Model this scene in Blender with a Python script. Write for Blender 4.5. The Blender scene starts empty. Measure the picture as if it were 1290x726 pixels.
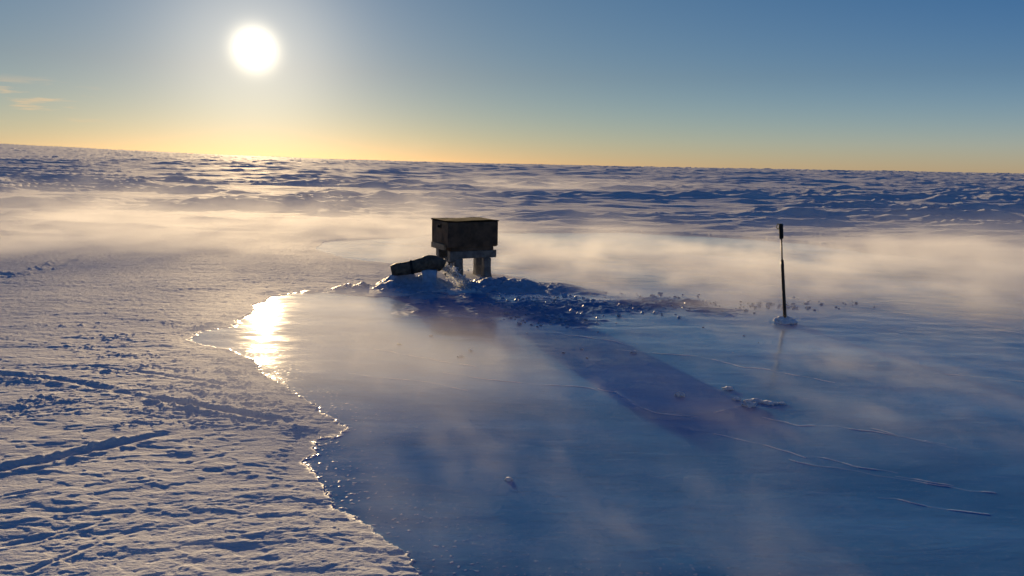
import bpy, bmesh, math, random
import numpy as np
from mathutils import Vector, Matrix, noise as mnoise

R = math.radians
sc = bpy.context.scene
col = sc.collection

# ------------------------------------------------------------------ camera
FPX, CXP, CYP = 956.0, 645.0, 363.0          # focal length and centre, in photo pixels
CAM_H, PITCH, ROLL = 1.70, R(9.25), R(1.05)
cam_d = bpy.data.cameras.new('camera')
cam = bpy.data.objects.new('camera', cam_d)
col.objects.link(cam)
cam_d.sensor_width = 36.0
cam_d.lens = 36.0 * FPX / 1290.0
cam_d.clip_start = 0.05
cam_d.clip_end = 20000
# looks along +Y, pitched down, rolled so that the horizon falls to the right
cam.matrix_world = (Matrix.Translation((0, 0, CAM_H)) @ Matrix.Rotation(R(90) - PITCH, 4, 'X')
                    @ Matrix.Rotation(ROLL, 4, 'Z'))
sc.camera = cam
_rot = cam.matrix_world.to_3x3()


def P(px, py, z=0.0):
    """Point of the plane at height z that the photo shows at this pixel."""
    d = _rot @ Vector(((px - CXP) / FPX, -(py - CYP) / FPX, -1.0))
    t = (z - CAM_H) / d.z
    return Vector((d.x * t, d.y * t, z))


# ------------------------------------------------------------------ sun and sky
SUN_AZ, SUN_EL = R(-18.4), R(7.5)            # azimuth from +Y towards +X
sun_dir = Vector((math.sin(SUN_AZ) * math.cos(SUN_EL), math.cos(SUN_AZ) * math.cos(SUN_EL), math.sin(SUN_EL)))
sl = bpy.data.lights.new('sun', 'SUN')
sl.energy = 5.0
sl.angle = R(0.6)
sl.color = (1.0, 0.71, 0.38)
so = bpy.data.objects.new('sun', sl)
col.objects.link(so)
so.rotation_euler = sun_dir.to_track_quat('Z', 'Y').to_euler()

world = bpy.data.worlds.new('World')
sc.world = world
world.use_nodes = True


class NT:
    """Small helper to wire node trees."""
    def __init__(self, tree):
        self.t = tree
        self.n = tree.nodes
        self.l = tree.links

    def node(self, typ, **kw):
        nd = self.n.new(typ)
        for k, v in kw.items():
            setattr(nd, k, v)
        return nd

    def put(self, sock, v):
        if isinstance(v, bpy.types.NodeSocket):
            self.l.new(v, sock)
        elif v is not None:
            sock.default_value = v

    def math(self, op, a, b=None, c=None, clamp=False):
        nd = self.node('ShaderNodeMath', operation=op, use_clamp=clamp)
        for i, v in enumerate((a, b, c)):
            if v is not None:
                self.put(nd.inputs[i], v)
        return nd.outputs[0]

    def vmath(self, op, a, b=None):
        nd = self.node('ShaderNodeVectorMath', operation=op)
        self.put(nd.inputs[0], a)
        if b is not None:
            self.put(nd.inputs[1], b)
        return nd.outputs['Value'] if op in ('DOT_PRODUCT', 'LENGTH', 'DISTANCE') else nd.outputs[0]

    def noise(self, vec, scale, detail=4, rough=0.55, dist=0.0, norm=True):
        nd = self.node('ShaderNodeTexNoise')
        nd.normalize = norm
        self.put(nd.inputs['Vector'], vec)
        nd.inputs['Scale'].default_value = scale
        nd.inputs['Detail'].default_value = detail
        nd.inputs['Roughness'].default_value = rough
        nd.inputs['Distortion'].default_value = dist
        return nd.outputs[0]

    def remap(self, v, a, b, c=0.0, d=1.0, smooth=True):
        nd = self.node('ShaderNodeMapRange')
        nd.interpolation_type = 'SMOOTHSTEP' if smooth else 'LINEAR'
        self.put(nd.inputs[0], v)
        for i, x in enumerate((a, b, c, d)):
            self.put(nd.inputs[1 + i], x)
        return nd.outputs[0]

    def mix(self, f, a, b, mode='MIX'):
        nd = self.node('ShaderNodeMix', data_type='RGBA', blend_type=mode)
        self.put(nd.inputs[0], f)
        self.put(nd.inputs[6], a)
        self.put(nd.inputs[7], b)
        return nd.outputs[2]

    def scale(self, vec, s):
        return self.vmath('MULTIPLY', vec, tuple(s))


def rgb(r, g, b):
    return (r, g, b, 1.0)


def make_world():
    w = NT(world.node_tree)
    for n in list(w.n):
        w.n.remove(n)
    out = w.node('ShaderNodeOutputWorld')
    bg = w.node('ShaderNodeBackground')
    sky = w.node('ShaderNodeTexSky', sky_type='NISHITA')
    sky.sun_disc = False
    sky.sun_elevation = SUN_EL
    sky.sun_rotation = SUN_AZ
    sky.altitude = 0
    sky.air_density = 1.0
    sky.dust_density = 0.1
    sky.ozone_density = 4.0
    tc = w.node('ShaderNodeTexCoord')
    d = w.vmath('NORMALIZE', tc.outputs['Generated'])
    sep = w.node('ShaderNodeSeparateXYZ')
    w.put(sep.inputs[0], d)
    z = sep.outputs[2]
    # colour of the low winter air: warmer on the sun's side, bluer away from it
    c = w.vmath('DOT_PRODUCT', d, tuple(sun_dir))

    def ramp(stops):
        nd = w.node('ShaderNodeValToRGB')
        w.put(nd.inputs[0], w.math('MAXIMUM', z, 0.0))
        cr = nd.color_ramp
        cr.elements[0].position, cr.elements[0].color = stops[0][0], rgb(*stops[0][1])
        cr.elements[1].position, cr.elements[1].color = stops[-1][0], rgb(*stops[-1][1])
        for p, k in stops[1:-1]:
            cr.elements.new(p).color = rgb(*k)
        return nd.outputs[0]
    t_sun = ramp([(0.0, (0.89, 0.78, 0.77)), (0.03, (0.86, 0.75, 0.72)), (0.11, (0.85, 0.67, 0.62)), (0.2, (0.80, 0.68, 0.64)), (0.6, (0.5, 0.6, 0.75))])
    t_far = ramp([(0.0, (1.22, 1.06, 1.16)), (0.03, (1.18, 1.05, 1.22)), (0.11, (0.78, 0.755, 0.90)), (0.2, (0.50, 0.65, 0.85)), (0.6, (0.42, 0.60, 0.88))])
    tint = w.mix(w.remap(c, math.cos(R(14)), math.cos(R(52)), 0.0, 1.0, False), t_sun, t_far)
    skyc = w.mix(1.0, sky.outputs[0], tint, 'MULTIPLY')
    # small streaks of cloud low on the left
    cc = w.scale(d, (14.0, 14.0, 120.0))
    cn = w.noise(cc, 1.0, 4, 0.6)
    cmask = w.math('MULTIPLY', w.remap(cn, 0.52, 0.70), w.math('MULTIPLY', w.remap(z, 0.03, 0.05), w.remap(z, 0.09, 0.065)))
    az = w.math('ARCTAN2', sep.outputs[0], sep.outputs[1])
    cmask = w.math('MULTIPLY', cmask, w.remap(az, R(-27), R(-30)))
    skyc = w.mix(w.math('MULTIPLY', cmask, 0.5), skyc, rgb(9.0, 6.0, 3.2))
    w.put(bg.inputs[0], skyc)
    bg.inputs[1].default_value = 0.092
    # aureole of scattered light round the sun
    u = w.math('SUBTRACT', 1.0, c)
    g1 = w.math('MULTIPLY', w.math('EXPONENT', w.math('MULTIPLY', u, -5000.0)), 2.2)
    g2 = w.math('MULTIPLY', w.math('EXPONENT', w.math('MULTIPLY', u, -230.0)), 0.27)
    g3 = w.math('MULTIPLY', w.math('EXPONENT', w.math('MULTIPLY', u, -70.0)), 0.06)
    bg2 = w.node('ShaderNodeBackground')
    bg2.inputs[0].default_value = rgb(1.0, 0.86, 0.62)
    w.put(bg2.inputs[1], w.math('ADD', w.math('ADD', g1, g2), g3))
    add = w.node('ShaderNodeAddShader')
    w.l.new(bg.outputs[0], add.inputs[0])
    w.l.new(bg2.outputs[0], add.inputs[1])
    w.l.new(add.outputs[0], out.inputs[0])


make_world()
sc.view_settings.view_transform = 'Standard'
sc.view_settings.look = 'None'
sc.view_settings.gamma = 1.0
sc.view_settings.exposure = 0.12
sc.view_settings.use_curve_mapping = False
sc.render.engine = 'CYCLES'
cy = sc.cycles
cy.use_denoising = True
cy.use_adaptive_sampling = True
cy.adaptive_threshold = 0.03
cy.max_bounces = 8
cy.diffuse_bounces = 1
cy.glossy_bounces = 2
cy.transmission_bounces = 8
cy.volume_bounces = 3
cy.transparent_max_bounces = 256
cy.volume_max_steps = 512
cy.sample_clamp_indirect = 8.0
cy.caustics_reflective = False
cy.caustics_refractive = False

# ------------------------------------------------------------------ noise in numpy
_rng = np.random.RandomState(11)
_perm = np.concatenate([_rng.permutation(256)] * 2).astype(np.int32)
_ang = _rng.rand(256) * 2 * np.pi
_gx, _gy = np.cos(_ang).astype(np.float32), np.sin(_ang).astype(np.float32)


def pn(x, y):
    xi, yi = np.floor(x), np.floor(y)
    xf, yf = (x - xi).astype(np.float32), (y - yi).astype(np.float32)
    xi, yi = xi.astype(np.int32) & 255, yi.astype(np.int32) & 255
    u = xf * xf * xf * (xf * (xf * 6 - 15) + 10)
    v = yf * yf * yf * (yf * (yf * 6 - 15) + 10)
    x1, y1 = (xi + 1) & 255, (yi + 1) & 255

    def g(a, b, fx, fy):
        h = _perm[_perm[a] + b]
        return _gx[h] * fx + _gy[h] * fy
    a = g(xi, yi, xf, yf)
    b = g(x1, yi, xf - 1, yf)
    c = g(xi, y1, xf, yf - 1)
    d = g(x1, y1, xf - 1, yf - 1)
    return 1.5 * ((a + u * (b - a)) * (1 - v) + (c + u * (d - c)) * v)


def fbm(x, y, octv=4, gain=0.5):
    s = 0
    a = 1.0
    for i in range(octv):
        s = s + a * pn(x + 17.3 * i, y - 9.1 * i)
        x, y, a = x * 2.03, y * 2.03, a * gain
    return s


def sstep(a, b, x):
    t = np.clip((x - a) / (b - a), 0, 1)
    return t * t * (3 - 2 * t)


# ------------------------------------------------------------------ pond outline and marks on the ground
SHORE_PX = [(560, 765), (519, 722), (505, 703), (479, 683), (462, 666), (440, 651), (417, 640), (410, 614), (394, 598),
            (380, 580), (396, 569), (392, 555), (415, 551), (430, 549), (452, 535), (430, 534), (401, 524), (394, 515),
            (379, 505), (364, 490), (344, 475), (326, 463), (290, 445), (252, 432), (243, 429), (252, 421), (275, 416),
            (297, 412), (299, 404), (320, 386), (345, 374), (374, 369), (404, 367), (430, 371), (470, 375), (520, 372),
            (600, 372), (670, 366), (690, 358), (660, 350), (600, 343), (520, 336), (480, 331), (440, 326), (412, 319),
            (398, 313), (406, 307), (425, 303), (470, 302), (530, 299), (600, 294), (700, 293), (790, 293), (860, 296),
            (950, 301), (1035, 309), (1085, 318), (1160, 324), (1290, 333), (1500, 345), (1900, 420), (2300, 700), (1500, 840)]
SHORE = np.array([P(*p).xy for p in SHORE_PX], dtype=np.float64)


def seg_dist(x, y, a, b):
    dx, dy = b[0] - a[0], b[1] - a[1]
    t = np.clip(((x - a[0]) * dx + (y - a[1]) * dy) / (dx * dx + dy * dy + 1e-12), 0, 1)
    return np.hypot(x - a[0] - t * dx, y - a[1] - t * dy)


def line_dist(x, y, pts):
    d = np.full(x.shape, 1e9)
    for a, b in zip(pts[:-1], pts[1:]):
        d = np.minimum(d, seg_dist(x, y, a, b))
    return d


def shore_dist(x, y):
    """Signed distance to the pond's edge, positive outside; 50 far away."""
    out = np.full(x.shape, 50.0)
    m = (np.hypot(x, y) < 60)
    xs, ys = x[m], y[m]
    d = np.full(xs.shape, 1e9)
    inside = np.zeros(xs.shape, bool)
    n = len(SHORE)
    for i in range(n):
        a, b = SHORE[i], SHORE[(i + 1) % n]
        d = np.minimum(d, seg_dist(xs, ys, a, b))
        c = ((a[1] > ys) != (b[1] > ys)) & (xs < (b[0] - a[0]) * (ys - a[1]) / (b[1] - a[1] + 1e-12) + a[0])
        inside ^= c
    out[m] = np.where(inside, -d, d)
    return out


def ragged(x, y, d):
    """Fray the outline at several sizes, finer close to the camera."""
    return d + 0.07 * fbm(x / 0.55, y / 0.55, 3) * sstep(1.5, 0.0, np.abs(d)) + 0.022 * fbm(x / 0.07, y / 0.07, 3)


TRACKS = [  # pixels along the track, depth, half-width
    ([(-120, 622), (0, 605), (60, 593), (120, 576), (180, 562), (215, 553), (255, 546)], 0.042, 0.035),
    ([(-120, 470), (0, 482), (90, 490), (150, 503), (240, 517), (320, 529), (400, 540), (440, 541)], 0.024, 0.030),
    ([(-60, 345), (20, 352), (60, 342), (105, 324)], 0.05, 0.08),
    ([(-100, 690), (0, 642), (60, 630), (140, 612)], 0.009, 0.014),
    ([(-60, 720), (60, 690), (150, 665), (240, 640)], 0.008, 0.014),
    ([(40, 735), (140, 690), (260, 648)], 0.008, 0.014),
    ([(120, 470), (200, 478), (260, 487), (340, 505)], 0.010, 0.025),
    ([(240, 590), (300, 575), (340, 562)], 0.009, 0.016),
]


def polar_grid(r_list, th_list):
    rr, tt = np.meshgrid(np.asarray(r_list), np.asarray(th_list), indexing='ij')
    return rr * np.sin(tt), rr * np.cos(tt)


def grid_mesh(name, x, y, z, keep=None, wrap=False, attrs=None, mat=None):
    nr, nt = x.shape
    idx = np.arange(nr * nt, dtype=np.int32).reshape(nr, nt)
    if wrap:
        nxt = np.roll(idx, -1, axis=1)
        a, b, c, d = idx[:-1, :], nxt[:-1, :], nxt[1:, :], idx[1:, :]
    else:
        a, b, c, d = idx[:-1, :-1], idx[:-1, 1:], idx[1:, 1:], idx[1:, :-1]
    # counter-clockwise from above: angle grows clockwise, so go out then round
    q = np.stack([a, d, c, b], -1).reshape(-1, 4)
    if keep is not None:
        kf = keep.reshape(-1)
        q = q[kf[q].any(axis=1)]
    used = np.unique(q)
    remap = np.full(nr * nt, -1, np.int32)
    remap[used] = np.arange(len(used), dtype=np.int32)
    q = remap[q]
    co = np.stack([x, y, z], -1).reshape(-1, 3)[used].astype(np.float32)
    me = bpy.data.meshes.new(name)
    me.vertices.add(len(co))
    me.vertices.foreach_set('co', co.ravel())
    me.loops.add(q.size)
    me.loops.foreach_set('vertex_index', q.ravel().astype(np.int32))
    me.polygons.add(len(q))
    me.polygons.foreach_set('loop_start', np.arange(0, q.size, 4, dtype=np.int32))
    me.polygons.foreach_set('loop_total', np.full(len(q), 4, np.int32))
    me.polygons.foreach_set('use_smooth', np.ones(len(q), bool))
    me.update(calc_edges=True)
    for k, v in (attrs or {}).items():
        at = me.attributes.new(k, 'FLOAT', 'POINT')
        at.data.foreach_set('value', v.reshape(-1)[used].astype(np.float32))
    if mat:
        me.materials.append(mat)
    o = bpy.data.objects.new(name, me)
    col.objects.link(o)
    return o


# ------------------------------------------------------------------ materials
def new_mat(name):
    m = bpy.data.materials.new(name)
    m.use_nodes = True
    t = NT(m.node_tree)
    for n in list(t.n):
        t.n.remove(n)
    out = t.node('ShaderNodeOutputMaterial')
    return m, t, out


def bsdf_mat(name, base, rough, bump_scale=None, bump=0.2, dist=0.01, vary=0.25, spec=0.5, frost=None, metal=0.0):
    """Principled surface with noise-driven colour, roughness and bump; frost = colour of a white crust on upward faces."""
    m, t, out = new_mat(name)
    b = t.node('ShaderNodeBsdfPrincipled')
    tc = t.node('ShaderNodeTexCoord')
    v = tc.outputs['Object']
    n = t.noise(v, bump_scale or 12.0, 5, 0.6)
    lo = tuple(c * (1 - vary) for c in base[:3]) + (1,)
    hi = tuple(min(1, c * (1 + vary)) for c in base[:3]) + (1,)
    c = t.mix(t.remap(n, 0.3, 0.7), lo, hi)
    r = t.remap(t.noise(v, (bump_scale or 12.0) * 0.6, 3), 0.3, 0.7, max(0.02, rough - 0.12), min(1, rough + 0.12))
    if frost:
        ge = t.node('ShaderNodeNewGeometry')
        sp = t.node('ShaderNodeSeparateXYZ')
        t.put(sp.inputs[0], ge.outputs['Normal'])
        f = t.math('ADD', t.math('MULTIPLY', sp.outputs[2], 0.55), t.math('SUBTRACT', t.noise(v, 9.0, 5, 0.65), 0.5))
        f = t.remap(f, frost[3], frost[3] + 0.25)
        c = t.mix(f, c, frost[:3] + (1,))
        r = t.math('MAXIMUM', r, t.math('MULTIPLY', f, 0.7))
    t.put(b.inputs['Base Color'], c)
    t.put(b.inputs['Roughness'], r)
    b.inputs['Specular IOR Level'].default_value = spec
    b.inputs['Metallic'].default_value = metal
    bp = t.node('ShaderNodeBump')
    bp.inputs['Strength'].default_value = bump
    bp.inputs['Distance'].default_value = dist
    t.put(bp.inputs['Height'], n)
    t.l.new(bp.outputs[0], b.inputs['Normal'])
    t.l.new(b.outputs[0], out.inputs[0])
    return m


def snow_material():
    m, t, out = new_mat('wind_packed_snow')
    b = t.node('ShaderNodeBsdfPrincipled')
    ge = t.node('ShaderNodeNewGeometry')
    pos = ge.outputs['Position']
    at = t.node('ShaderNodeAttribute', attribute_name='wet')
    n0 = t.noise(pos, 0.35, 4, 0.6)
    c = t.mix(t.remap(n0, 0.3, 0.7), rgb(0.68, 0.70, 0.74), rgb(0.79, 0.80, 0.82))
    c = t.mix(t.math('MULTIPLY', at.outputs['Fac'], 0.8), c, rgb(0.45, 0.55, 0.68))
    t.put(b.inputs['Base Color'], c)
    t.put(b.inputs['Roughness'], t.remap(at.outputs['Fac'], 0.0, 1.0, 0.8, 0.42))
    b.inputs['Specular IOR Level'].default_value = 0.12
    # grain: wind crust at hand size, then granules
    st = t.scale(pos, (1.0, 1.8, 1.0))
    h1 = t.noise(st, 9.0, 4, 0.62)
    h2 = t.noise(st, 55.0, 4, 0.65)
    b1 = t.node('ShaderNodeBump')
    b1.inputs['Strength'].default_value = 0.6
    b1.inputs['Distance'].default_value = 0.03
    t.put(b1.inputs['Height'], h1)
    b2 = t.node('ShaderNodeBump')
    b2.inputs['Strength'].default_value = 0.6
    b2.inputs['Distance'].default_value = 0.013
    t.put(b2.inputs['Height'], h2)
    t.l.new(b1.outputs[0], b2.inputs['Normal'])
    t.l.new(b2.outputs[0], b.inputs['Normal'])
    t.l.new(b.outputs[0], out.inputs[0])
    return m


def ice_material():
    m, t, out = new_mat('wet_ice')
    b = t.node('ShaderNodeBsdfPrincipled')
    ge = t.node('ShaderNodeNewGeometry')
    pos = ge.outputs['Position']
    fr = t.node('ShaderNodeAttribute', attribute_name='frost').outputs['Fac']
    sl_ = t.node('ShaderNodeAttribute', attribute_name='slush').outputs['Fac']
    st = t.scale(pos, (0.55, 1.6, 1.0))
    n0 = t.noise(st, 0.5, 5, 0.6, 0.6)
    n1 = t.noise(st, 3.0, 7, 0.72, 0.8)
    n2 = t.noise(t.scale(pos, (1.2, 5.5, 1.0)), 5.0, 6, 0.7, 0.4)
    deep = t.mix(t.remap(n0, 0.32, 0.68), rgb(0.03, 0.18, 0.42), rgb(0.09, 0.31, 0.62))
    deep = t.mix(t.math('MULTIPLY', t.remap(n1, 0.55, 0.75), 0.35), deep, rgb(0.26, 0.42, 0.62))
    deep = t.mix(t.remap(n2, 0.30, 0.48, 0.35, 0.0), deep, rgb(0.04, 0.12, 0.26))
    deep = t.mix(t.remap(n2, 0.56, 0.74, 0.0, 0.35), deep, rgb(0.28, 0.46, 0.68))
    deep = t.mix(t.math('MULTIPLY', sl_, 0.6), deep, rgb(0.13, 0.23, 0.40))
    dust = t.math('MULTIPLY', t.remap(t.noise(t.scale(pos, (1.0, 2.2, 1.0)), 42.0, 4, 0.7), 0.56, 0.74), t.remap(t.noise(st, 0.9, 4, 0.6), 0.45, 0.70, 0.0, 0.40))
    deep = t.mix(dust, deep, rgb(0.55, 0.64, 0.76))
    c = t.mix(fr, deep, rgb(0.82, 0.84, 0.88))
    t.put(b.inputs['Base Color'], c)
    r = t.remap(n1, 0.3, 0.75, 0.05, 0.17)
    r = t.math('ADD', r, t.math('MULTIPLY', fr, 0.4))
    r = t.math('ADD', r, t.math('MULTIPLY', sl_, 0.42), clamp=True)
    t.put(b.inputs['Roughness'], r)
    b.inputs['IOR'].default_value = 1.33
    t.put(b.inputs['Specular IOR Level'], t.remap(sl_, 0.0, 1.0, 0.5, 0.15))
    h = t.noise(t.scale(pos, (0.8, 2.4, 1.0)), 2.2, 5, 0.6, 0.4)
    h2 = t.noise(t.scale(pos, (1.0, 2.0, 1.0)), 22.0, 3, 0.6)
    b1 = t.node('ShaderNodeBump')
    b1.inputs['Strength'].default_value = 0.35
    b1.inputs['Distance'].default_value = 0.012
    t.put(b1.inputs['Height'], h)
    b2 = t.node('ShaderNodeBump')
    b2.inputs['Strength'].default_value = 0.35
    b2.inputs['Distance'].default_value = 0.0016
    t.put(b2.inputs['Height'], h2)
    t.l.new(b1.outputs[0], b2.inputs['Normal'])
    t.l.new(b2.outputs[0], b.inputs['Normal'])
    t.l.new(b.outputs[0], out.inputs[0])
    return m


M_SNOW = snow_material()
M_ICE = ice_material()


# ------------------------------------------------------------------ object helpers
def tag(o, label=None, cat=None, group=None, kind=None):
    for k, v in (('label', label), ('category', cat), ('group', group), ('kind', kind)):
        if v:
            o[k] = v
    return o


def thing(name, loc, label, cat, group=None, rz=0.0):
    o = bpy.data.objects.new(name, None)
    o.empty_display_size = 0.1
    col.objects.link(o)
    o.location = loc
    o.rotation_euler = (0, 0, rz)
    return tag(o, label, cat, group)


def obj(name, bm, mat, parent=None, smooth=False):
    me = bpy.data.meshes.new(name)
    bm.normal_update()
    bm.to_mesh(me)
    bm.free()
    me.materials.append(mat)
    if smooth:
        for p in me.polygons:
            p.use_smooth = True
    o = bpy.data.objects.new(name, me)
    col.objects.link(o)
    if parent:
        o.parent = parent
    return o


def add_box(bm, x0, x1, y0, y1, z0, z1, bevel=0.0, M=None):
    r = bmesh.ops.create_cube(bm, size=1.0)
    vs = r['verts']
    for v in vs:
        v.co = Vector((x0 + (v.co.x + .5) * (x1 - x0), y0 + (v.co.y + .5) * (y1 - y0), z0 + (v.co.z + .5) * (z1 - z0)))
    if bevel:
        es = list({e for v in vs for e in v.link_edges})
        q = bmesh.ops.bevel(bm, geom=es, offset=bevel, segments=2, affect='EDGES', profile=0.6)
        vs = list({v for f in q['faces'] for v in f.verts} | {v for v in vs if v.is_valid})
    if M is not None:
        bmesh.ops.transform(bm, matrix=M, verts=[v for v in vs if v.is_valid])


def add_tube(bm, pts, radii, seg=14, caps=True, jitter=0.0, seed=0):
    """Tube through points with a radius each."""
    rnd = random.Random(seed)
    rings = []
    for i, p in enumerate(pts):
        p = Vector(p)
        a = Vector(pts[max(0, i - 1)])
        b = Vector(pts[min(len(pts) - 1, i + 1)])
        d = (b - a).normalized()
        up = Vector((0, 0, 1)) if abs(d.z) < 0.9 else Vector((0, 1, 0))
        s = d.cross(up).normalized()
        u = s.cross(d).normalized()
        ring = []
        for k in range(seg):
            an = 2 * math.pi * k / seg
            r = radii[i] * (1 + jitter * (rnd.random() - .5))
            ring.append(bm.verts.new(p + s * math.cos(an) * r + u * math.sin(an) * r))
        rings.append(ring)
    for a, b in zip(rings[:-1], rings[1:]):
        for k in range(seg):
            bm.faces.new((a[k], a[(k + 1) % seg], b[(k + 1) % seg], b[k]))
    if caps:
        bm.faces.new(rings[0][::-1])
        bm.faces.new(rings[-1])


def add_lump(bm, c, rad, seed, sub=3, amp=0.35, flat=None, freq=1.6):
    """Irregular rounded lump: an ico ball pushed about by noise."""
    r = bmesh.ops.create_icosphere(bm, subdivisions=sub, radius=1.0)
    off = Vector((seed * 3.71, seed * 1.93, seed * 0.77))
    for v in r['verts']:
        d = v.co.normalized()
        k = 1 + amp * (mnoise.noise(d * freq + off) + 0.5 * mnoise.noise(d * freq * 2.3 + off) + 0.3 * mnoise.noise(d * freq * 5 + off))
        v.co = Vector((d.x * rad[0] * k, d.y * rad[1] * k, d.z * rad[2] * k))
        if flat is not None and v.co.z < flat:
            v.co.z = flat
        v.co += Vector(c)
    return r['verts']


# ------------------------------------------------------------------ snowfield
MOUND = [((385, 367), 0.03, 0.22), ((430, 365), 0.06, 0.22), ((452, 364), 0.10, 0.16), ((482, 365), 0.06, 0.22), ((512, 363), 0.19, 0.34),
         ((538, 363), 0.235, 0.28), ((572, 367), 0.06, 0.28), ((612, 362), 0.12, 0.38), ((650, 362), 0.12, 0.40), ((692, 364), 0.08, 0.40),
         ((735, 369), 0.035, 0.35), ((540, 371), 0.05, 0.30), ((600, 371), 0.035, 0.4)]
MOUND = [(P(*p).xy, h, s) for p, h, s in MOUND]


def mound_height(x, y):
    z = np.zeros(x.shape)
    for c, h, s in MOUND:
        z = np.maximum(z, h * np.exp(-(((x - c[0]) / s) ** 2 + ((y - c[1]) / (s * 1.1)) ** 2)))
    return z


def build_snowfield():
    rl = np.concatenate([np.linspace(0.4, 2.2, 24)[:-1], np.exp(np.linspace(np.log(2.2), np.log(8.0), 820))[:-1],
                         np.exp(np.linspace(np.log(8.0), np.log(14.0), 180))[:-1],
                         np.exp(np.linspace(np.log(14.0), np.log(5000.0), 880))])
    th = np.concatenate([np.linspace(R(-40), R(40), 1250), np.linspace(R(40), R(320), 160)[1:-1]])
    x, y = polar_grid(rl, th)
    r = np.hypot(x, y)
    az = np.arctan2(x, y)
    dr = np.where(r < 8.0, np.maximum(r * 0.0016, 0.004), np.where(r < 14.0, r * 0.0032, r * 0.0068))
    d0 = shore_dist(x, y)
    d = ragged(x, y, d0)
    z = np.zeros(x.shape)
    # wind-cut drifts, growing rougher away from the flattened ground round the pond
    rough = sstep(14.0, 30.0, r) * (0.55 + 0.45 * sstep(0, 6, d0))
    patch = 0.30 + 1.0 * sstep(-0.25, 0.30, fbm(x / 20.0 + 3, y / 7.0, 4))
    for lam, amp, ra, rb in ((0.35, 0.055, 0, 1), (0.65, 0.140, 0, 1), (1.2, 0.25, 0, 1), (2.2, 0.27, 14, 45), (4.5, 0.38, 55, 140),
                             (9.0, 0.70, 120, 280), (20.0, 1.3, 260, 600), (50.0, 2.4, 600, 1600), (150., 3.5, 1300, 3500)):
        fade = sstep(1.6, 3.5, lam / dr)
        n = np.maximum(0, pn(x / (lam * 2.6) + lam, y / lam + 2 * lam) - 0.08)
        rid = np.maximum(0, 0.55 - 2 * np.abs(pn(x / (lam * 4.0) - lam, y / lam * 0.9 + 5)))
        far = sstep(ra, rb, r)
        z += amp * fade * far * rough * patch * (0.9 * n + 0.8 * rid)
    # distant rise at the left
    z += 46.0 * sstep(R(-10), R(-46), az) * sstep(900, 3800, r) + 9.0 * sstep(R(8), R(-20), az) * sstep(900, 3800, r)
    # near snow: gentle swells, wind crust, crumbs kicked up round the tracks
    near = 1 - sstep(20, 45, r)
    z += near * (0.010 * fbm(x / 1.8, y / 1.3, 2) + 0.0030 * fbm(x / 0.34 + 7, y / 0.15, 3))
    crumbs = sstep(3.9, 4.9, y) * sstep(0.05, 0.40, fbm(x / 1.1 + 31, y / 0.5 + 3, 4) - 0.02 + 0.35 * sstep(2.2, 0.3, d0) * sstep(3.6, 5.0, y) + 0.25 * sstep(4.4, 5.6, y) - 0.2 * sstep(5.0, 3.8, y))
    c1 = np.maximum(0, fbm(x / 0.075, y / 0.060, 3) - 0.30)
    c2 = np.maximum(0, fbm(x / 0.040 + 9, y / 0.040, 2) - 0.22)
    z += near * crumbs * (0.016 * c1 + 0.013 * c2) * (0.45 + 0.75 * sstep(0.0, 0.5, fbm(x / 0.5 + 2, y / 0.35, 2))) * sstep(11.5, 6.5, r)
    # thin plates of crust with broken edges
    for q, (lx, ly, st) in enumerate(((0.9, 0.42, 0.003), (0.42, 0.20, 0.003), (1.9, 0.8, 0.003))):
        f = fbm(x / lx + 11 * q, y / ly - 5 * q, 4)
        z += near * st * sstep(0.02, 0.10, f) * sstep(1.2, 2.5, 0.1 * ly / dr)
    # long low ridges laid down by the wind
    z += near * 0.006 * np.maximum(0, 0.5 - 2.2 * np.abs(fbm((x + 0.35 * y) / 1.5 + 3, (y - 0.30 * x) / 0.28, 3))) * sstep(1.5, 3.0, 0.12 / dr)
    z += near * (0.0042 * fbm(x / 0.065 + 3, y / 0.030, 3)) * sstep(5.5, 11.0, r)
    # wind crust: short ripples lying across the wind
    z += near * (0.0011 * fbm((x + 0.3 * y) / 0.075 + 3, (y - 0.3 * x) / 0.030, 2) * sstep(1.5, 3.0, 0.03 / dr)
                 + 0.0011 * fbm((x + 0.2 * y) / 0.034, (y - 0.2 * x) / 0.013 + 7, 2) * sstep(1.2, 2.4, 0.013 / dr))
    for pts, dep, hw in TRACKS:
        line = [P(*p).xy for p in pts]
        m = (r < 40) & (az < 0.2) & (az > -1.2)
        ld = line_dist(x[m], y[m], line) + 0.015 * fbm(x[m] / 0.12, y[m] / 0.12, 3)
        groove = -0.8 * dep * np.exp(-(ld / hw) ** 2) + 0.45 * dep * np.exp(-((ld - 2.0 * hw) / (0.8 * hw)) ** 2) * (0.5 + 1.2 * np.maximum(0, fbm(x[m] / 0.07, y[m] / 0.07, 2)))
        end = np.minimum(sstep(0.0, 0.7, np.hypot(x[m] - line[-1][0], y[m] - line[-1][1])), 1.0)
        z[m] += groove * end * (0.75 + 0.5 * fbm(x[m] / 0.5, y[m] / 0.5, 2))
    # edge of the flooded ice
    lip = 0.004 + 0.022 * sstep(0.0, 0.25, d) + 0.03 * sstep(0.2, 1.6, d)
    outside = np.maximum(z + lip, 0.003 + 0.02 * sstep(0.0, 0.3, d))
    outside = np.where(d0 > 8, z + lip, outside)
    zz = np.where(d > 0, outside, -0.06 * sstep(0.0, -0.05, d) - 0.01)
    zz = np.where(r > 900, zz - (r - 900) ** 2 / 1.6e7, zz)
    wet = sstep(0.035, 0.0, d) * (d > -0.2)
    o = grid_mesh('snowfield', x, y, zz, wrap=True, attrs={'wet': wet}, mat=M_SNOW)
    tag(o, 'wind-rippled snow plain with dark tracks reaching to the horizon', 'snow', kind='structure')


build_snowfield()

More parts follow.
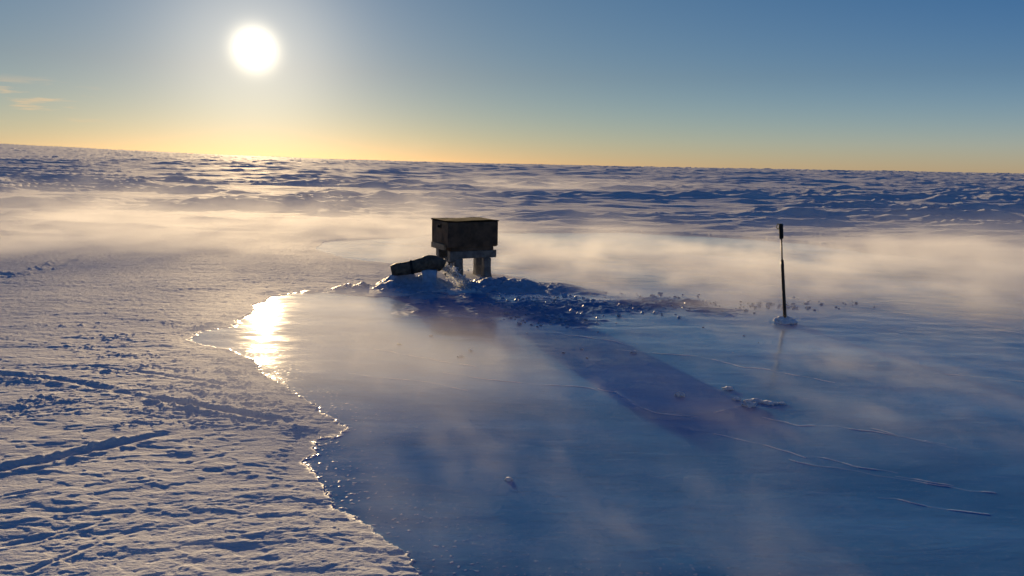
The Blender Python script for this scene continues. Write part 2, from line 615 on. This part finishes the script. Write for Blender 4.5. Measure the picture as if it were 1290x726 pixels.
CRACKS = [([(775, 441), (830, 447), (870, 449), (910, 455), (940, 463), (975, 467), (1005, 473), (1052, 482)], 0.011),
          ([(755, 490), (780, 493), (790, 503), (800, 510), (830, 520), (872, 526)], 0.009),
          ([(960, 526), (1010, 536), (1060, 537), (1110, 545), (1190, 560)], 0.007),
          ([(895, 548), (960, 560), (1020, 575)], 0.006),
          ([(1035, 575), (1075, 588), (1130, 596)], 0.005), ([(1105, 628), (1170, 638), (1245, 648)], 0.006),
          ([(1000, 578), (1100, 598), (1250, 622)], 0.005), ([(1100, 540), (1200, 566)], 0.004),
          ([(560, 470), (640, 481), (720, 487), (760, 492)], 0.004), ([(440, 470), (520, 480), (590, 492)], 0.004),
          ([(470, 440), (540, 452), (600, 462)], 0.004), ([(700, 420), (760, 428), (800, 436)], 0.005),
          ([(900, 520), (930, 512), (980, 515)], 0.005), ([(1180, 470), (1290, 480)], 0.005), ([(1130, 600), (1200, 612)], 0.005)]


def build_ice():
    rl = np.exp(np.concatenate([np.linspace(np.log(1.3), np.log(2.2), 30)[:-1], np.linspace(np.log(2.2), np.log(12.0), 1100)[:-1], np.linspace(np.log(12.0), np.log(34.0), 160)]))
    th = np.concatenate([np.linspace(R(-40), R(40), 900), np.linspace(R(40), R(100), 60)[1:]])
    x, y = polar_grid(rl, th)
    r = np.hypot(x, y)
    d0 = shore_dist(x, y)
    d = ragged(x, y, d0)
    frost = np.zeros(x.shape)
    z = np.zeros(x.shape)
    wob = 0.05 * fbm(x / 0.5, y / 0.5, 3)
    for pts, hw in CRACKS:
        line = [P(*p).xy for p in pts]
        ld = line_dist(x + wob, y + wob * 0.6, line)
        k = 0.22 + 0.78 * sstep(-0.25, 0.35, fbm(x / 0.18 + hw * 900, y / 0.18, 3))
        hw = hw * 0.75
        w = np.maximum(hw, r * 0.0012)
        f = np.exp(-(ld / w) ** 2) * k
        frost = np.maximum(frost, f * np.minimum(1, hw / (r * 0.0012) + 0.2))
        z += 0.004 * f
    # specks of frost flowers, thicker along the left shore
    sp = sstep(0.66, 0.8, fbm(x / 0.028, y / 0.028, 2) + 0.25 * fbm(x / 0.5, y / 0.5, 2)) * (0.04 + 0.6 * sstep(-0.6, -0.05, d0))
    frost = np.maximum(frost, 0.85 * sp * sstep(9, 5, r))
    z += 0.003 * sp * sstep(9, 5, r)
    # rim of frozen splash
    rim = np.exp(-((d + 0.008) / 0.010) ** 2) * sstep(-0.2, 0.4, fbm(x / 0.06, y / 0.06, 2) + 0.1)
    z += 0.005 * rim
    frost = np.maximum(frost, 0.5 * rim)
    # broken crust frozen in a band beyond the pole and round the mound
    band_l = [P(*p).xy for p in ((560, 392), (640, 390), (700, 388), (790, 384), (870, 385))]
    bd = line_dist(x, y, band_l) + 0.25 * fbm(x / 0.8, y / 0.5, 3)
    slush = sstep(0.75, 0.05, bd)
    mdist = mound_height(x, y)
    slush = np.maximum(slush, sstep(0.002, 0.05, mdist))
    pd = line_dist(x, y, [P(*p).xy for p in ((690, 402), (735, 408))]) + 0.15 * fbm(x / 0.4, y / 0.3, 3)
    slush = np.maximum(slush, sstep(0.4, 0.05, pd))
    fl = [P(*p).xy for p in ((570, 384), (620, 390), (680, 390), (720, 388))]
    fd = line_dist(x, y, fl) + 0.22 * fbm(x / 0.5, y / 0.35, 3)
    slush = np.maximum(slush, sstep(0.75, 0.20, fd))
    z += slush * (0.032 * np.maximum(0, fbm(x / 0.30, y / 0.22, 4)) + 0.014 * np.maximum(0, fbm(x / 0.08, y / 0.08, 2)))
    z += 0.004 * fbm(x / 0.9, y / 0.6, 3) * sstep(3, 8, r)
    o = grid_mesh('flooded_ice', x, y, z, keep=(d0 < 0.35), attrs={'frost': np.clip(frost, 0, 1), 'slush': slush}, mat=M_ICE)
    tag(o, 'smooth blue sheet of flooded ice with pale hairline ridges', 'ice', kind='structure')


build_ice()


def Q(px, py, Y):
    """Point at distance Y along +Y that the photo shows at this pixel."""
    d = _rot @ Vector(((px - CXP) / FPX, -(py - CYP) / FPX, -1.0))
    t = Y / d.y
    return Vector((d.x * t, Y, CAM_H + d.z * t))


M_BOX = bsdf_mat('weathered_brown_board', (0.085, 0.052, 0.032), 0.7, 9.0, 0.5, 0.008, 0.45, 0.3)
M_LID = bsdf_mat('dark_board', (0.012, 0.010, 0.008), 0.95, 7.0, 0.4, 0.006, 0.4, 0.03)
M_RAIL = bsdf_mat('tan_timber', (0.30, 0.22, 0.14), 0.75, 14.0, 0.4, 0.004, 0.25, 0.3)
M_LEG = bsdf_mat('iced_timber', (0.13, 0.12, 0.115), 0.5, 11.0, 0.9, 0.02, 0.4, 0.4, frost=(0.62, 0.64, 0.68, 0.50))
M_IRON = bsdf_mat('black_iron', (0.02, 0.02, 0.02), 0.5, 30.0, 0.3, 0.002, 0.4, 0.4, metal=0.6)
M_PIPE = bsdf_mat('brown_hose', (0.12, 0.080, 0.050), 0.6, 16.0, 0.6, 0.008, 0.5, 0.4, frost=(0.55, 0.55, 0.56, 0.66))
M_LUMP = bsdf_mat('frozen_snow', (0.76, 0.78, 0.83), 0.6, 18.0, 0.8, 0.02, 0.08, 0.3)
M_MOUND = bsdf_mat('spray_ice', (0.30, 0.42, 0.58), 0.5, 14.0, 0.9, 0.03, 0.15, 0.35)
M_RUBBLE = bsdf_mat('broken_ice', (0.34, 0.45, 0.60), 0.35, 20.0, 0.6, 0.01, 0.2, 0.4)
M_SHAFT = bsdf_mat('dark_red_brown_shaft', (0.045, 0.020, 0.014), 0.45, 40.0, 0.2, 0.001, 0.3, 0.4)
M_ROD = bsdf_mat('steel_rod', (0.10, 0.085, 0.08), 0.4, 40.0, 0.2, 0.001, 0.3, 0.5, metal=0.7)
M_GRIP = bsdf_mat('black_rubber', (0.012, 0.012, 0.012), 0.7, 60.0, 0.5, 0.002, 0.3, 0.3)
M_STRAP = bsdf_mat('ochre_webbing', (0.40, 0.30, 0.06), 0.7, 60.0, 0.3, 0.001, 0.3, 0.3)


def water_material():
    m, t, out = new_mat('foaming_water')
    b = t.node('ShaderNodeBsdfPrincipled')
    tc = t.node('ShaderNodeTexCoord')
    n = t.noise(tc.outputs['Object'], 14.0, 5, 0.65)
    t.put(b.inputs['Base Color'], t.mix(t.remap(n, 0.38, 0.62), rgb(0.85, 0.90, 0.94), rgb(0.96, 0.97, 0.98)))
    b.inputs['Roughness'].default_value = 0.06
    b.inputs['IOR'].default_value = 1.33
    b.inputs['Subsurface Weight'].default_value = 1.0
    b.inputs['Subsurface Radius'].default_value = (1.0, 1.0, 1.0)
    b.inputs['Subsurface Scale'].default_value = 0.06
    bp = t.node('ShaderNodeBump')
    bp.inputs['Strength'].default_value = 0.8
    bp.inputs['Distance'].default_value = 0.012
    t.put(bp.inputs['Height'], t.noise(tc.outputs['Object'], 30.0, 4, 0.6))
    t.l.new(bp.outputs[0], b.inputs['Normal'])
    tr = t.node('ShaderNodeBsdfTranslucent')        # froth lets the light through
    tr.inputs['Color'].default_value = rgb(0.9, 0.92, 0.95)
    mx = t.node('ShaderNodeMixShader')
    t.put(mx.inputs[0], t.remap(n, 0.40, 0.62, 0.40, 0.85))
    t.l.new(b.outputs[0], mx.inputs[1])
    t.l.new(tr.outputs[0], mx.inputs[2])
    tp = t.node('ShaderNodeBsdfTransparent')         # torn froth: partly holes
    m2 = t.node('ShaderNodeMixShader')
    t.put(m2.inputs[0], t.remap(t.noise(tc.outputs['Object'], 45.0, 3), 0.35, 0.6, 0.15, 0.65))
    t.l.new(mx.outputs[0], m2.inputs[1])
    t.l.new(tp.outputs[0], m2.inputs[2])
    t.l.new(m2.outputs[0], out.inputs[0])
    return m


M_WATER = water_material()


# ------------------------------------------------------------------ mound of frozen spray
def build_mound():
    nx, ny = 420, 210
    xs = np.linspace(-3.6, 1.9, nx)
    ys = np.linspace(8.7, 12.0, ny)
    y, x = np.meshgrid(ys, xs, indexing='ij')
    m = mound_height(x + 0.10 * fbm(x / 0.5, y / 0.5, 2), y + 0.10 * fbm(x / 0.5 + 8, y / 0.5, 2))
    z = m * (1.0 + 0.35 * fbm(x / 0.35, y / 0.35, 3)) + sstep(0.01, 0.08, m) * (
        0.030 * np.maximum(0, fbm(x / 0.14 + 4, y / 0.14, 3)) + 0.014 * np.abs(fbm(x / 0.06, y / 0.06, 2)))
    z -= 0.022
    o = grid_mesh('frozen_mound', x[:, ::-1], y, z[:, ::-1], keep=(z[:, ::-1] > -0.012), mat=M_MOUND)
    tag(o, 'lumpy shaded mound of frozen spray at the edge of the ice below the box', 'mound')


build_mound()


# ------------------------------------------------------------------ the brown box on legs
def build_housing():
    base = P(585, 350)
    t = thing('raised_box', (base.x, base.y, 0), 'dark brown box raised on pale iced legs above the mound', 'box', rz=R(29))
    W, D = 0.40, 0.29                       # half sizes
    bm = bmesh.new()
    # body: a slightly tapered shell with a board joint near its left corner
    add_box(bm, -W, W, -D, D, 0.49, 0.865, 0.018)
    for v in bm.verts:
        k = 1 + 0.03 * (v.co.z - 0.5) / 0.45
        v.co.x *= k
        v.co.y *= k
    obj('body', bm, M_BOX, t)
    bm = bmesh.new()
    add_box(bm, -W + .05, W - .055, -D + .012, D - .04, 0.438, 0.492, 0.008)
    obj('base_tray', bm, M_BOX, t)
    bm = bmesh.new()
    add_box(bm, -W - .017, W + .016, -D - .016, D + .016, 0.863, 0.884, 0.006)
    bmesh.ops.subdivide_edges(bm, edges=bm.edges[:], cuts=5, use_grid_fill=True)
    for v in bm.verts:
        if v.co.z > 0.87:
            v.co.z += 0.014 * mnoise.noise(Vector((v.co.x * 4, v.co.y * 4, 1.3)))
    obj('lid', bm, M_LID, t)
    for sx in (-1, 1):
        for sy in (-1, 1):
            bm = bmesh.new()
            x0 = sx * (W + 0.006)
            y0 = sy * (D + 0.006)
            add_box(bm, min(x0, x0 - sx * .07), max(x0, x0 - sx * .07), min(y0, y0 - sy * .05), max(y0, y0 - sy * .05), 0.505, 0.858, 0.006)
            obj('corner_post', bm, M_BOX, t)
    for sx in (-1, 1):
        bm = bmesh.new()
        add_tube(bm, [(sx * (W + .002), -0.02, .79), (sx * (W + .045), -0.02, .79), (sx * (W + .052), -0.02, .79)], [0.020, 0.024, 0.014], 12)
        add_box(bm, sx * W - .012 if sx > 0 else sx * W - .02, sx * W + .02 if sx > 0 else sx * W + .012, -.06, .02, .76, .82, .004)
        obj('latch', bm, M_IRON, t)
    bm = bmesh.new()
    add_box(bm, -W - .03, -W + .012, -.20, D - .02, 0.452, 0.535, 0.006)
    obj('side_rail', bm, M_RAIL, t)
    for sy, z0 in ((-0.22, 0.325), (0.20, 0.325)):
        bm = bmesh.new()
        add_box(bm, -W + .04, W + .0, sy - .05, sy + .05, z0, 0.436, 0.01)
        add_box(bm, -W + .045, -W + .20, sy - .045, sy + .045, z0 - .045, z0 + .002, 0.012)
        obj('beam', bm, M_LEG, t)
    for sx in (-1, 1):
        for sy in (-0.22, 0.05):
            bm = bmesh.new()
            x0 = sx * 0.235 + .02
            hw = .058 if sx > 0 else .066
            add_box(bm, x0 - hw, x0 + hw, sy - .055, sy + .055, -0.02, 0.322, 0.012)
            bmesh.ops.subdivide_edges(bm, edges=[e for e in bm.edges if e.calc_length() > .1], cuts=5, use_grid_fill=True)
            for v in bm.verts:
                nz = mnoise.noise(v.co * 7 + Vector((sx, sy, 0)))
                v.co += Vector((nz, mnoise.noise(v.co * 9), 0)) * .010 + Vector((v.co.x - x0, v.co.y - sy, 0)) * max(0, .12 - v.co.z) * 2.2
            obj('leg', bm, M_LEG, t, True)
    return base


BASE = build_housing()

# ------------------------------------------------------------------ hose, ice block and gushing water
YH = P(545, 365).y


def build_hose():
    o = Q(527, 340, YH)
    t = thing('discharge_hose', (o.x, o.y, o.z), 'thick brown hose lying on the mound with water pouring from its mouth', 'hose')

    def L(px, py, dy=0.0):
        return Q(px, py, YH + dy) - o
    bm = bmesh.new()
    pts = [L(493, 341, -.10), (L(500, 339.5, -.09)), L(510, 338.5, -.07), L(520, 336.5, -.05), L(530, 334, -.02), L(538, 332, .0)]
    add_tube(bm, pts, [.070, .084, .088, .090, .092, .094], 18, True, 0.10, 4)
    obj('hose_length', bm, M_PIPE, t, True)
    bm = bmesh.new()
    pts = [L(533, 332.5, -.01), L(536, 332, 0), L(541, 331, .01), L(547, 331, .03), L(552, 332.5, .05), L(556, 334.5, .06), L(557.5, 335.5, .065)]
    add_tube(bm, pts, [.088, .104, .106, .100, .094, .092, .084], 20, True, 0.05, 7)
    obj('mouth_piece', bm, M_PIPE, t, True)
    bm = bmesh.new()
    for px in (534, 537):
        pass
    add_tube(bm, [L(517, 337, -.055), L(520, 336.5, -.05)], [.099, .099], 20)
    obj('clamp', bm, M_IRON, t, True)
    # block of ice below the mouth
    bm = bmesh.new()
    c = Q(541, 347, YH - .01)
    add_box(bm, -.10, .105, -.08, .09, -.16, .085, 0.02)
    bmesh.ops.subdivide_edges(bm, edges=bm.edges[:], cuts=3, use_grid_fill=True)
    for v in bm.verts:
        v.co += 0.018 * mnoise.noise_vector(v.co * 9)
    b = obj('ice_block', bm, M_MOUND, None, True)
    b.location = c
    tag(b, 'bluish block of ice propping up the mouth of the brown hose', 'ice block')


build_hose()


def build_stream():
    rnd = random.Random(5)
    Y0 = YH + .10
    A, B, Cc, D_ = Q(556, 335, Y0), Q(569, 337, Y0), Q(579, 350, Y0 - .06), Q(588, 371, Y0 - .16)
    bm = bmesh.new()

    def bez(s):
        return A * (1 - s) ** 3 + B * 3 * s * (1 - s) ** 2 + Cc * 3 * s * s * (1 - s) + D_ * s ** 3
    # ropes of water twisting about the falling curve
    for k in range(6):
        ph, am = rnd.random() * 6.28, rnd.uniform(0.1, 0.95)
        pts, rad = [], []
        for i in range(22):
            s = i / 21
            sp = (0.045 + 0.075 * s) * am
            an = ph + s * rnd.uniform(3.6, 4.2)
            p = bez(s) + Vector((math.cos(an) * sp, math.sin(an * 1.3) * sp * .6, math.sin(an) * sp * .8))
            p += mnoise.noise_vector(p * 9 + Vector((k, 0, 0))) * (0.012 + 0.02 * s)
            pts.append(p)
            rad.append((0.031 - 0.008 * s) * rnd.uniform(0.6, 1.4) * (1 - 0.4 * am))
        add_tube(bm, pts, rad, 8, True, 0.35, k)
    for k in range(240):                      # torn drops and froth
        s = rnd.random() ** 0.8
        sp = 0.055 + 0.10 * s
        p = bez(s) + Vector((rnd.gauss(0, .6) * sp, rnd.gauss(0, .5) * sp, rnd.gauss(0, .55) * sp))
        r = (0.006 + 0.018 * rnd.random() ** 2) * (1.2 - .3 * s)
        add_lump(bm, p, (r, r, r * rnd.uniform(.7, 1.4)), k, 1, 0.4)
    for k in range(34):                       # froth where it lands
        p = D_ + Vector((rnd.gauss(0, .10), rnd.gauss(0, .09), rnd.uniform(-.02, .07)))
        r = rnd.uniform(.012, .04)
        add_lump(bm, p, (r, r, r * .8), k + 200, 2, 0.45)
    w = obj('water_stream', bm, M_WATER, None, True)
    tag(w, 'white foaming stream of water gushing from the hose on to the ice', 'water')


build_stream()


# ------------------------------------------------------------------ pole frozen in the ice
def build_pole():
    foot = P(989, 407)
    Y = foot.y
    t = thing('ice_pole', foot, 'thin dark pole with a black grip standing upright in the smooth ice', 'pole')

    def L(px, py):
        return Q(px, py, Y) - foot
    bm = bmesh.new()
    a, b = L(989.2, 410), L(985.4, 328)
    pts = [a.lerp(b, i / 10) for i in range(11)]
    add_tube(bm, pts, [.021, .020, .0195, .019, .0185, .018, .018, .0175, .017, .017, .0165], 14, True, 0.04, 2)
    obj('shaft', bm, M_SHAFT, t, True)
    bm = bmesh.new()
    add_tube(bm, [L(985.4, 329), L(985.2, 326), L(984.4, 298)], [.012, .0085, .0085], 12)
    obj('rod', bm, M_ROD, t, True)
    bm = bmesh.new()
    gp = [L(984.5, 301), L(984.4, 300.2), L(984.2, 296), L(984.1, 292), L(983.9, 287), L(983.7, 283.5), L(983.7, 282.2)]
    add_tube(bm, gp, [.017, .022, .021, .023, .022, .024, .018], 16)
    for i in range(1, 9):                     # grip rings
        p = gp[1].lerp(gp[-2], i / 9)
        add_tube(bm, [p - Vector((0, 0, .004)), p, p + Vector((0, 0, .004))], [.021, .0255, .021], 16)
    obj('grip', bm, M_GRIP, t, True)
    bm = bmesh.new()
    c = L(982, 285.5)
    pts = [c + Vector((-.012 + .014 * math.cos(an) - .004, .0, .028 * math.sin(an))) for an in [i * 2 * math.pi / 14 for i in range(15)]]
    add_tube(bm, pts, [.005] * 15, 6)
    obj('wrist_loop', bm, M_STRAP, t, True)
    # snow heaped round its foot
    bm = bmesh.new()
    add_lump(bm, (-.075, -.01, .022), (.10, .085, .062), 3, 4, 0.45, None, 2.2)
    add_lump(bm, (.045, -.035, .015), (.11, .08, .062), 8, 4, 0.4, None, 2.0)
    add_lump(bm, (-.03, -.075, .006), (.075, .05, .036), 12, 3, 0.4)
    add_lump(bm, (.10, .02, .004), (.07, .06, .03), 14, 3, 0.4)
    bmesh.ops.scale(bm, vec=(.70, .75, .85), verts=bm.verts)
    s = obj('snow_heap', bm, M_LUMP, None, True)
    s.location = foot
    tag(s, 'small heap of frozen snow round the foot of the dark pole', 'snow heap')


build_pole()

# ------------------------------------------------------------------ loose lumps on the ice
LUMPS = [((957, 507), (.075, .018, .010), 21, 'long ragged pale crust of snow in front of the pole, largest of the loose lumps', .3),
         ((917, 491), (.034, .026, .016), 22, 'small pale lump of snow between the long crust and the mound shadow', 0),
         ((857, 499), (.034, .03, .022), 23, 'rounded pale lump of snow at the tip of the shadow of the box', 0),
         ((944, 511.5), (.045, .03, .024), 24, 'tiny pale lump of snow just in front of the long crust', 0),
         ((641, 605), (.018, .014, .010), 25, 'small white crumb lying alone on the blue ice near the viewer', 0)]
for (px, py), rad, seed, lab, tw in LUMPS:
    bm = bmesh.new()
    add_lump(bm, (0, 0, rad[2] * .35), rad, seed, 4, 0.6, None, 2.4)
    if seed == 21:
        rnd = random.Random(3)
        for k in range(16):
            s = rnd.uniform(-1.3, 1.25)
            r = rnd.uniform(.012, .030)
            add_lump(bm, (s * .13, rnd.gauss(0, .018), r * .2), (r * 1.1, r * .7, r * .5), 60 + k, 3, 0.55, None, 2.2)
    o = obj('snow_lump', bm, M_LUMP, None, True)
    o.location = P(px, py)
    o.rotation_euler.z = -tw
    tag(o, lab, 'snow lump', 'loose lumps of snow on the ice')


def build_rubble():
    rnd = random.Random(8)
    bm = bmesh.new()
    for k in range(700):
        u = rnd.random()
        if u < 0.70:
            px = 640 + 240 * rnd.random() ** 1.7 + rnd.gauss(0, 20)
            py = 383 + rnd.gauss(0, 6.5) + (px - 640) * 0.004
        elif u < 0.80:
            px, py = rnd.gauss(985, 60), rnd.gauss(384, 4)
        elif u < 0.97:
            px, py = rnd.gauss(705, 30), rnd.gauss(402, 6)
        else:
            px, py = rnd.uniform(500, 960), rnd.uniform(390, 460)
        p = P(px, py)
        r = 0.006 + 0.016 * rnd.random() ** 2.4
        add_lump(bm, (p.x, p.y, r * .35), (r * rnd.uniform(1, 2.2), r * rnd.uniform(.8, 1.6), r * rnd.uniform(.6, 1.1)), k, 1, 0.9, None, 3.0)
    o = obj('ice_rubble', bm, M_RUBBLE)
    tag(o, 'scattered crumbs of broken ice frozen in a band beside the mound', 'ice rubble', kind='stuff')


build_rubble()


# ------------------------------------------------------------------ steam drifting off the warm flood water
def steam(name, b0, b1, build, label, voxel, aniso=0.36, rate=1.5):
    """A cloud whose density field is evaluated once into a voxel grid (geometry nodes: Volume Cube)."""
    me = bpy.data.meshes.new(name)
    o = bpy.data.objects.new(name, me)
    col.objects.link(o)
    m, t, out = new_mat(name)
    pv = t.node('ShaderNodeVolumePrincipled')
    pv.inputs['Color'].default_value = rgb(1, 1, 1)
    pv.inputs['Anisotropy'].default_value = aniso
    pv.inputs['Density'].default_value = 1.0
    t.l.new(pv.outputs[0], out.inputs['Volume'])
    m.cycles.volume_step_rate = rate
    me.materials.append(m)
    ng = bpy.data.node_groups.new(name, 'GeometryNodeTree')
    ng.interface.new_socket('Geometry', in_out='OUTPUT', socket_type='NodeSocketGeometry')
    g = NT(ng)
    go = g.node('NodeGroupOutput')
    vc = g.node('GeometryNodeVolumeCube')
    vc.inputs['Min'].default_value = b0
    vc.inputs['Max'].default_value = b1
    for k, ax in enumerate('XYZ'):
        vc.inputs['Resolution ' + ax].default_value = max(8, int((b1[k] - b0[k]) / voxel[k]))
    pos = g.node('GeometryNodeInputPosition').outputs[0]
    sp = g.node('ShaderNodeSeparateXYZ')
    g.put(sp.inputs[0], pos)
    g.put(vc.inputs['Density'], build(g, pos, sp.outputs[0], sp.outputs[1], sp.outputs[2]))
    sm = g.node('GeometryNodeSetMaterial')
    sm.inputs['Material'].default_value = m
    g.l.new(vc.outputs[0], sm.inputs[0])
    g.l.new(sm.outputs[0], go.inputs[0])
    md = o.modifiers.new('steam', 'NODES')
    md.node_group = ng
    tag(o, label, 'steam', kind='stuff')
    return o


def pond_steam(t, pos, x, y, z):
    # a low bank over the far half of the flood, its top torn into wisps
    warp = t.node('ShaderNodeTexNoise')
    t.put(warp.inputs['Vector'], pos)
    warp.inputs['Scale'].default_value = 0.45
    warp.inputs['Detail'].default_value = 2
    wv = t.vmath('MULTIPLY', t.vmath('SUBTRACT', warp.outputs['Color'], (0.5, 0.5, 0.5)), (1.6, 1.2, 0.5))
    p = t.vmath('ADD', pos, wv)
    n = t.noise(t.scale(p, (0.75, 0.60, 1.8)), 1.0, 6, 0.62)
    nl = t.noise(t.scale(pos, (0.16, 0.20, 0.0)), 1.0, 2, 0.5)
    left = t.remap(x, 0.5, -3.5)
    mid = t.remap(x, 2.4, -0.4)
    h = t.math('ADD', 0.13, t.math('MULTIPLY', left, 0.16))
    h = t.math('MULTIPLY', h, t.remap(nl, 0.3, 0.7, 0.55, 1.7))
    fall = t.math('EXPONENT', t.math('MULTIPLY', t.math('DIVIDE', z, h), -1.0))
    wis = t.math('ADD', 0.10, t.math('MULTIPLY', t.remap(n, 0.40, 0.64), 1.5))
    h = t.math('MULTIPLY', h, t.remap(n, 0.35, 0.70, 0.55, 1.5))
    y0 = t.math('ADD', 8.2, t.math('MULTIPLY', mid, 2.5))
    y0 = t.math('ADD', y0, t.math('MULTIPLY', t.math('SUBTRACT', nl, 0.5), t.math('SUBTRACT', 3.0, t.math('MULTIPLY', mid, 2.0))))
    near = t.remap(t.math('SUBTRACT', y, y0), 0.0, 2.6)
    far = t.remap(t.math('SUBTRACT', y, t.math('MULTIPLY', left, 5.0)), 18.5, 14.0)
    ends = t.math('MULTIPLY', t.remap(x, -15.0, -9.0), t.remap(x, 19.0, 14.0))
    top = t.remap(z, 1.25, 0.9)
    dens = t.math('MULTIPLY', t.math('MULTIPLY', fall, wis), t.math('MULTIPLY', near, far))
    dens = t.math('MULTIPLY', dens, t.math('MULTIPLY', ends, top))
    return t.math('MULTIPLY', dens, t.math('SUBTRACT', 1.60, t.math('MULTIPLY', left, 1.22)))


steam('pond_steam', (-15, 7.0, 0.03), (19, 24, 1.25), pond_steam,
      'low golden bank of steam lying over the far half of the flooded ice', (0.08, 0.08, 0.04))


def drifting_steam(t, pos, x, y, z):
    # wisps carried off to the left and lifting
    warp = t.node('ShaderNodeTexNoise')
    t.put(warp.inputs['Vector'], t.scale(pos, (0.5, 0.5, 0.7)))
    warp.inputs['Scale'].default_value = 0.6
    warp.inputs['Detail'].default_value = 2
    wv = t.vmath('MULTIPLY', t.vmath('SUBTRACT', warp.outputs['Color'], (0.5, 0.5, 0.5)), (3.0, 2.4, 1.2))
    p = t.vmath('ADD', pos, wv)
    n = t.noise(t.scale(p, (0.42, 0.30, 0.60)), 1.0, 6, 0.62)
    fall = t.math('EXPONENT', t.math('MULTIPLY', z, -1.15))
    m = t.math('MULTIPLY', t.math('ADD', 0.03, t.remap(n, 0.57, 0.68)), fall)
    m = t.math('MULTIPLY', m, t.math('MULTIPLY', t.remap(y, 13.0, 18.0), t.remap(y, 48.0, 20.0)))
    e = t.math('SUBTRACT', x, t.math('MULTIPLY', y, -0.62))       # thins out towards the left edge of view
    m = t.math('MULTIPLY', m, t.math('MULTIPLY', t.remap(e, -6.0, 4.0), t.remap(x, 3.0, -2.0)))
    m = t.math('MULTIPLY', m, t.remap(z, 3.2, 2.2))
    return t.math('MULTIPLY', m, 0.13)


steam('drifting_steam', (-36, 13, 0.02), (3, 52, 3.2), drifting_steam,
      'thin torn wisps of steam drifting off to the left below the sun', (0.16, 0.16, 0.10))


def near_steam(t, pos, x, y, z):
    warp = t.node('ShaderNodeTexNoise')
    t.put(warp.inputs['Vector'], pos)
    warp.inputs['Scale'].default_value = 1.3
    warp.inputs['Detail'].default_value = 2
    wv = t.vmath('MULTIPLY', t.vmath('SUBTRACT', warp.outputs['Color'], (0.5, 0.5, 0.5)), (0.7, 0.7, 0.3))
    q = t.vmath('ADD', pos, wv)
    u = t.vmath('DOT_PRODUCT', q, (2.9, 0.95, 0.0))
    v = t.vmath('DOT_PRODUCT', q, (-0.30, 0.85, 0.0))
    cb = t.node('ShaderNodeCombineXYZ')
    for k, w_ in enumerate((u, v, t.math('MULTIPLY', z, 4.0))):
        t.put(cb.inputs[k], w_)
    n = t.noise(cb.outputs[0], 1.0, 7, 0.62)
    nl = t.noise(t.scale(pos, (0.45, 0.45, 0.0)), 1.0, 2, 0.5)
    fall = t.math('EXPONENT', t.math('MULTIPLY', z, -7.0))
    shore = t.remap(t.math('ADD', x, t.math('MULTIPLY', y, 0.32)), -0.9, 0.4)
    m = t.math('MULTIPLY', t.math('MULTIPLY', shore, t.remap(n, 0.42, 0.80)), t.remap(nl, 0.36, 0.60, 0.10, 1.2))
    veil = t.math('MULTIPLY', t.math('MULTIPLY', t.remap(x, 0.6, -1.0), t.math('MULTIPLY', t.remap(y, 4.0, 6.0), t.remap(t.math('SUBTRACT', y, t.remap(x, -0.5, -2.3, 0.0, 2.4)), 7.6, 6.2))), t.remap(nl, 0.2, 0.6, 0.7, 1.15))
    m = t.math('MULTIPLY', t.math('ADD', t.math('ADD', m, 0.012), t.math('MULTIPLY', veil, t.remap(t.math('ADD', x, t.math('MULTIPLY', y, 0.32)), -1.2, 0.1))), fall)
    m = t.math('MULTIPLY', m, t.math('MULTIPLY', t.remap(y, 2.1, 2.6), t.remap(t.math('SUBTRACT', y, t.remap(x, -0.9, -1.8, 0.0, 1.6)), 8.2, 6.8)))
    m = t.math('MULTIPLY', m, t.math('MULTIPLY', t.remap(x, -4.3, -2.9), t.remap(x, 8.0, 6.5)))
    m = t.math('MULTIPLY', m, t.remap(z, 0.45, 0.3))
    return t.math('MULTIPLY', m, 0.9)


steam('surface_steam', (-4.4, 2.0, 0.025), (8.0, 9.4, 0.45), near_steam,
      'faint ragged shreds of steam curling low over the near blue ice', (0.03, 0.03, 0.02))


def far_steam(t, pos, x, y, z):
    n = t.noise(t.scale(pos, (0.10, 0.12, 0.8)), 1.0, 4, 0.6)
    fall = t.math('EXPONENT', t.math('MULTIPLY', z, -3.5))
    m = t.math('MULTIPLY', t.math('ADD', 0.3, t.remap(n, 0.35, 0.65)), fall)
    m = t.math('MULTIPLY', m, t.math('MULTIPLY', t.remap(x, -9.0, 0.0), t.remap(x, 19.0, 10.0)))
    m = t.math('MULTIPLY', m, t.math('MULTIPLY', t.remap(y, 48.0, 53.0), t.remap(y, 66.0, 60.0)))
    return t.math('MULTIPLY', m, 0.12)


steam('distant_steam', (-9, 48, 0.05), (19, 66, 1.2), far_steam,
      'long thin bright streak of steam lying far out on the snow plain', (0.25, 0.25, 0.08))
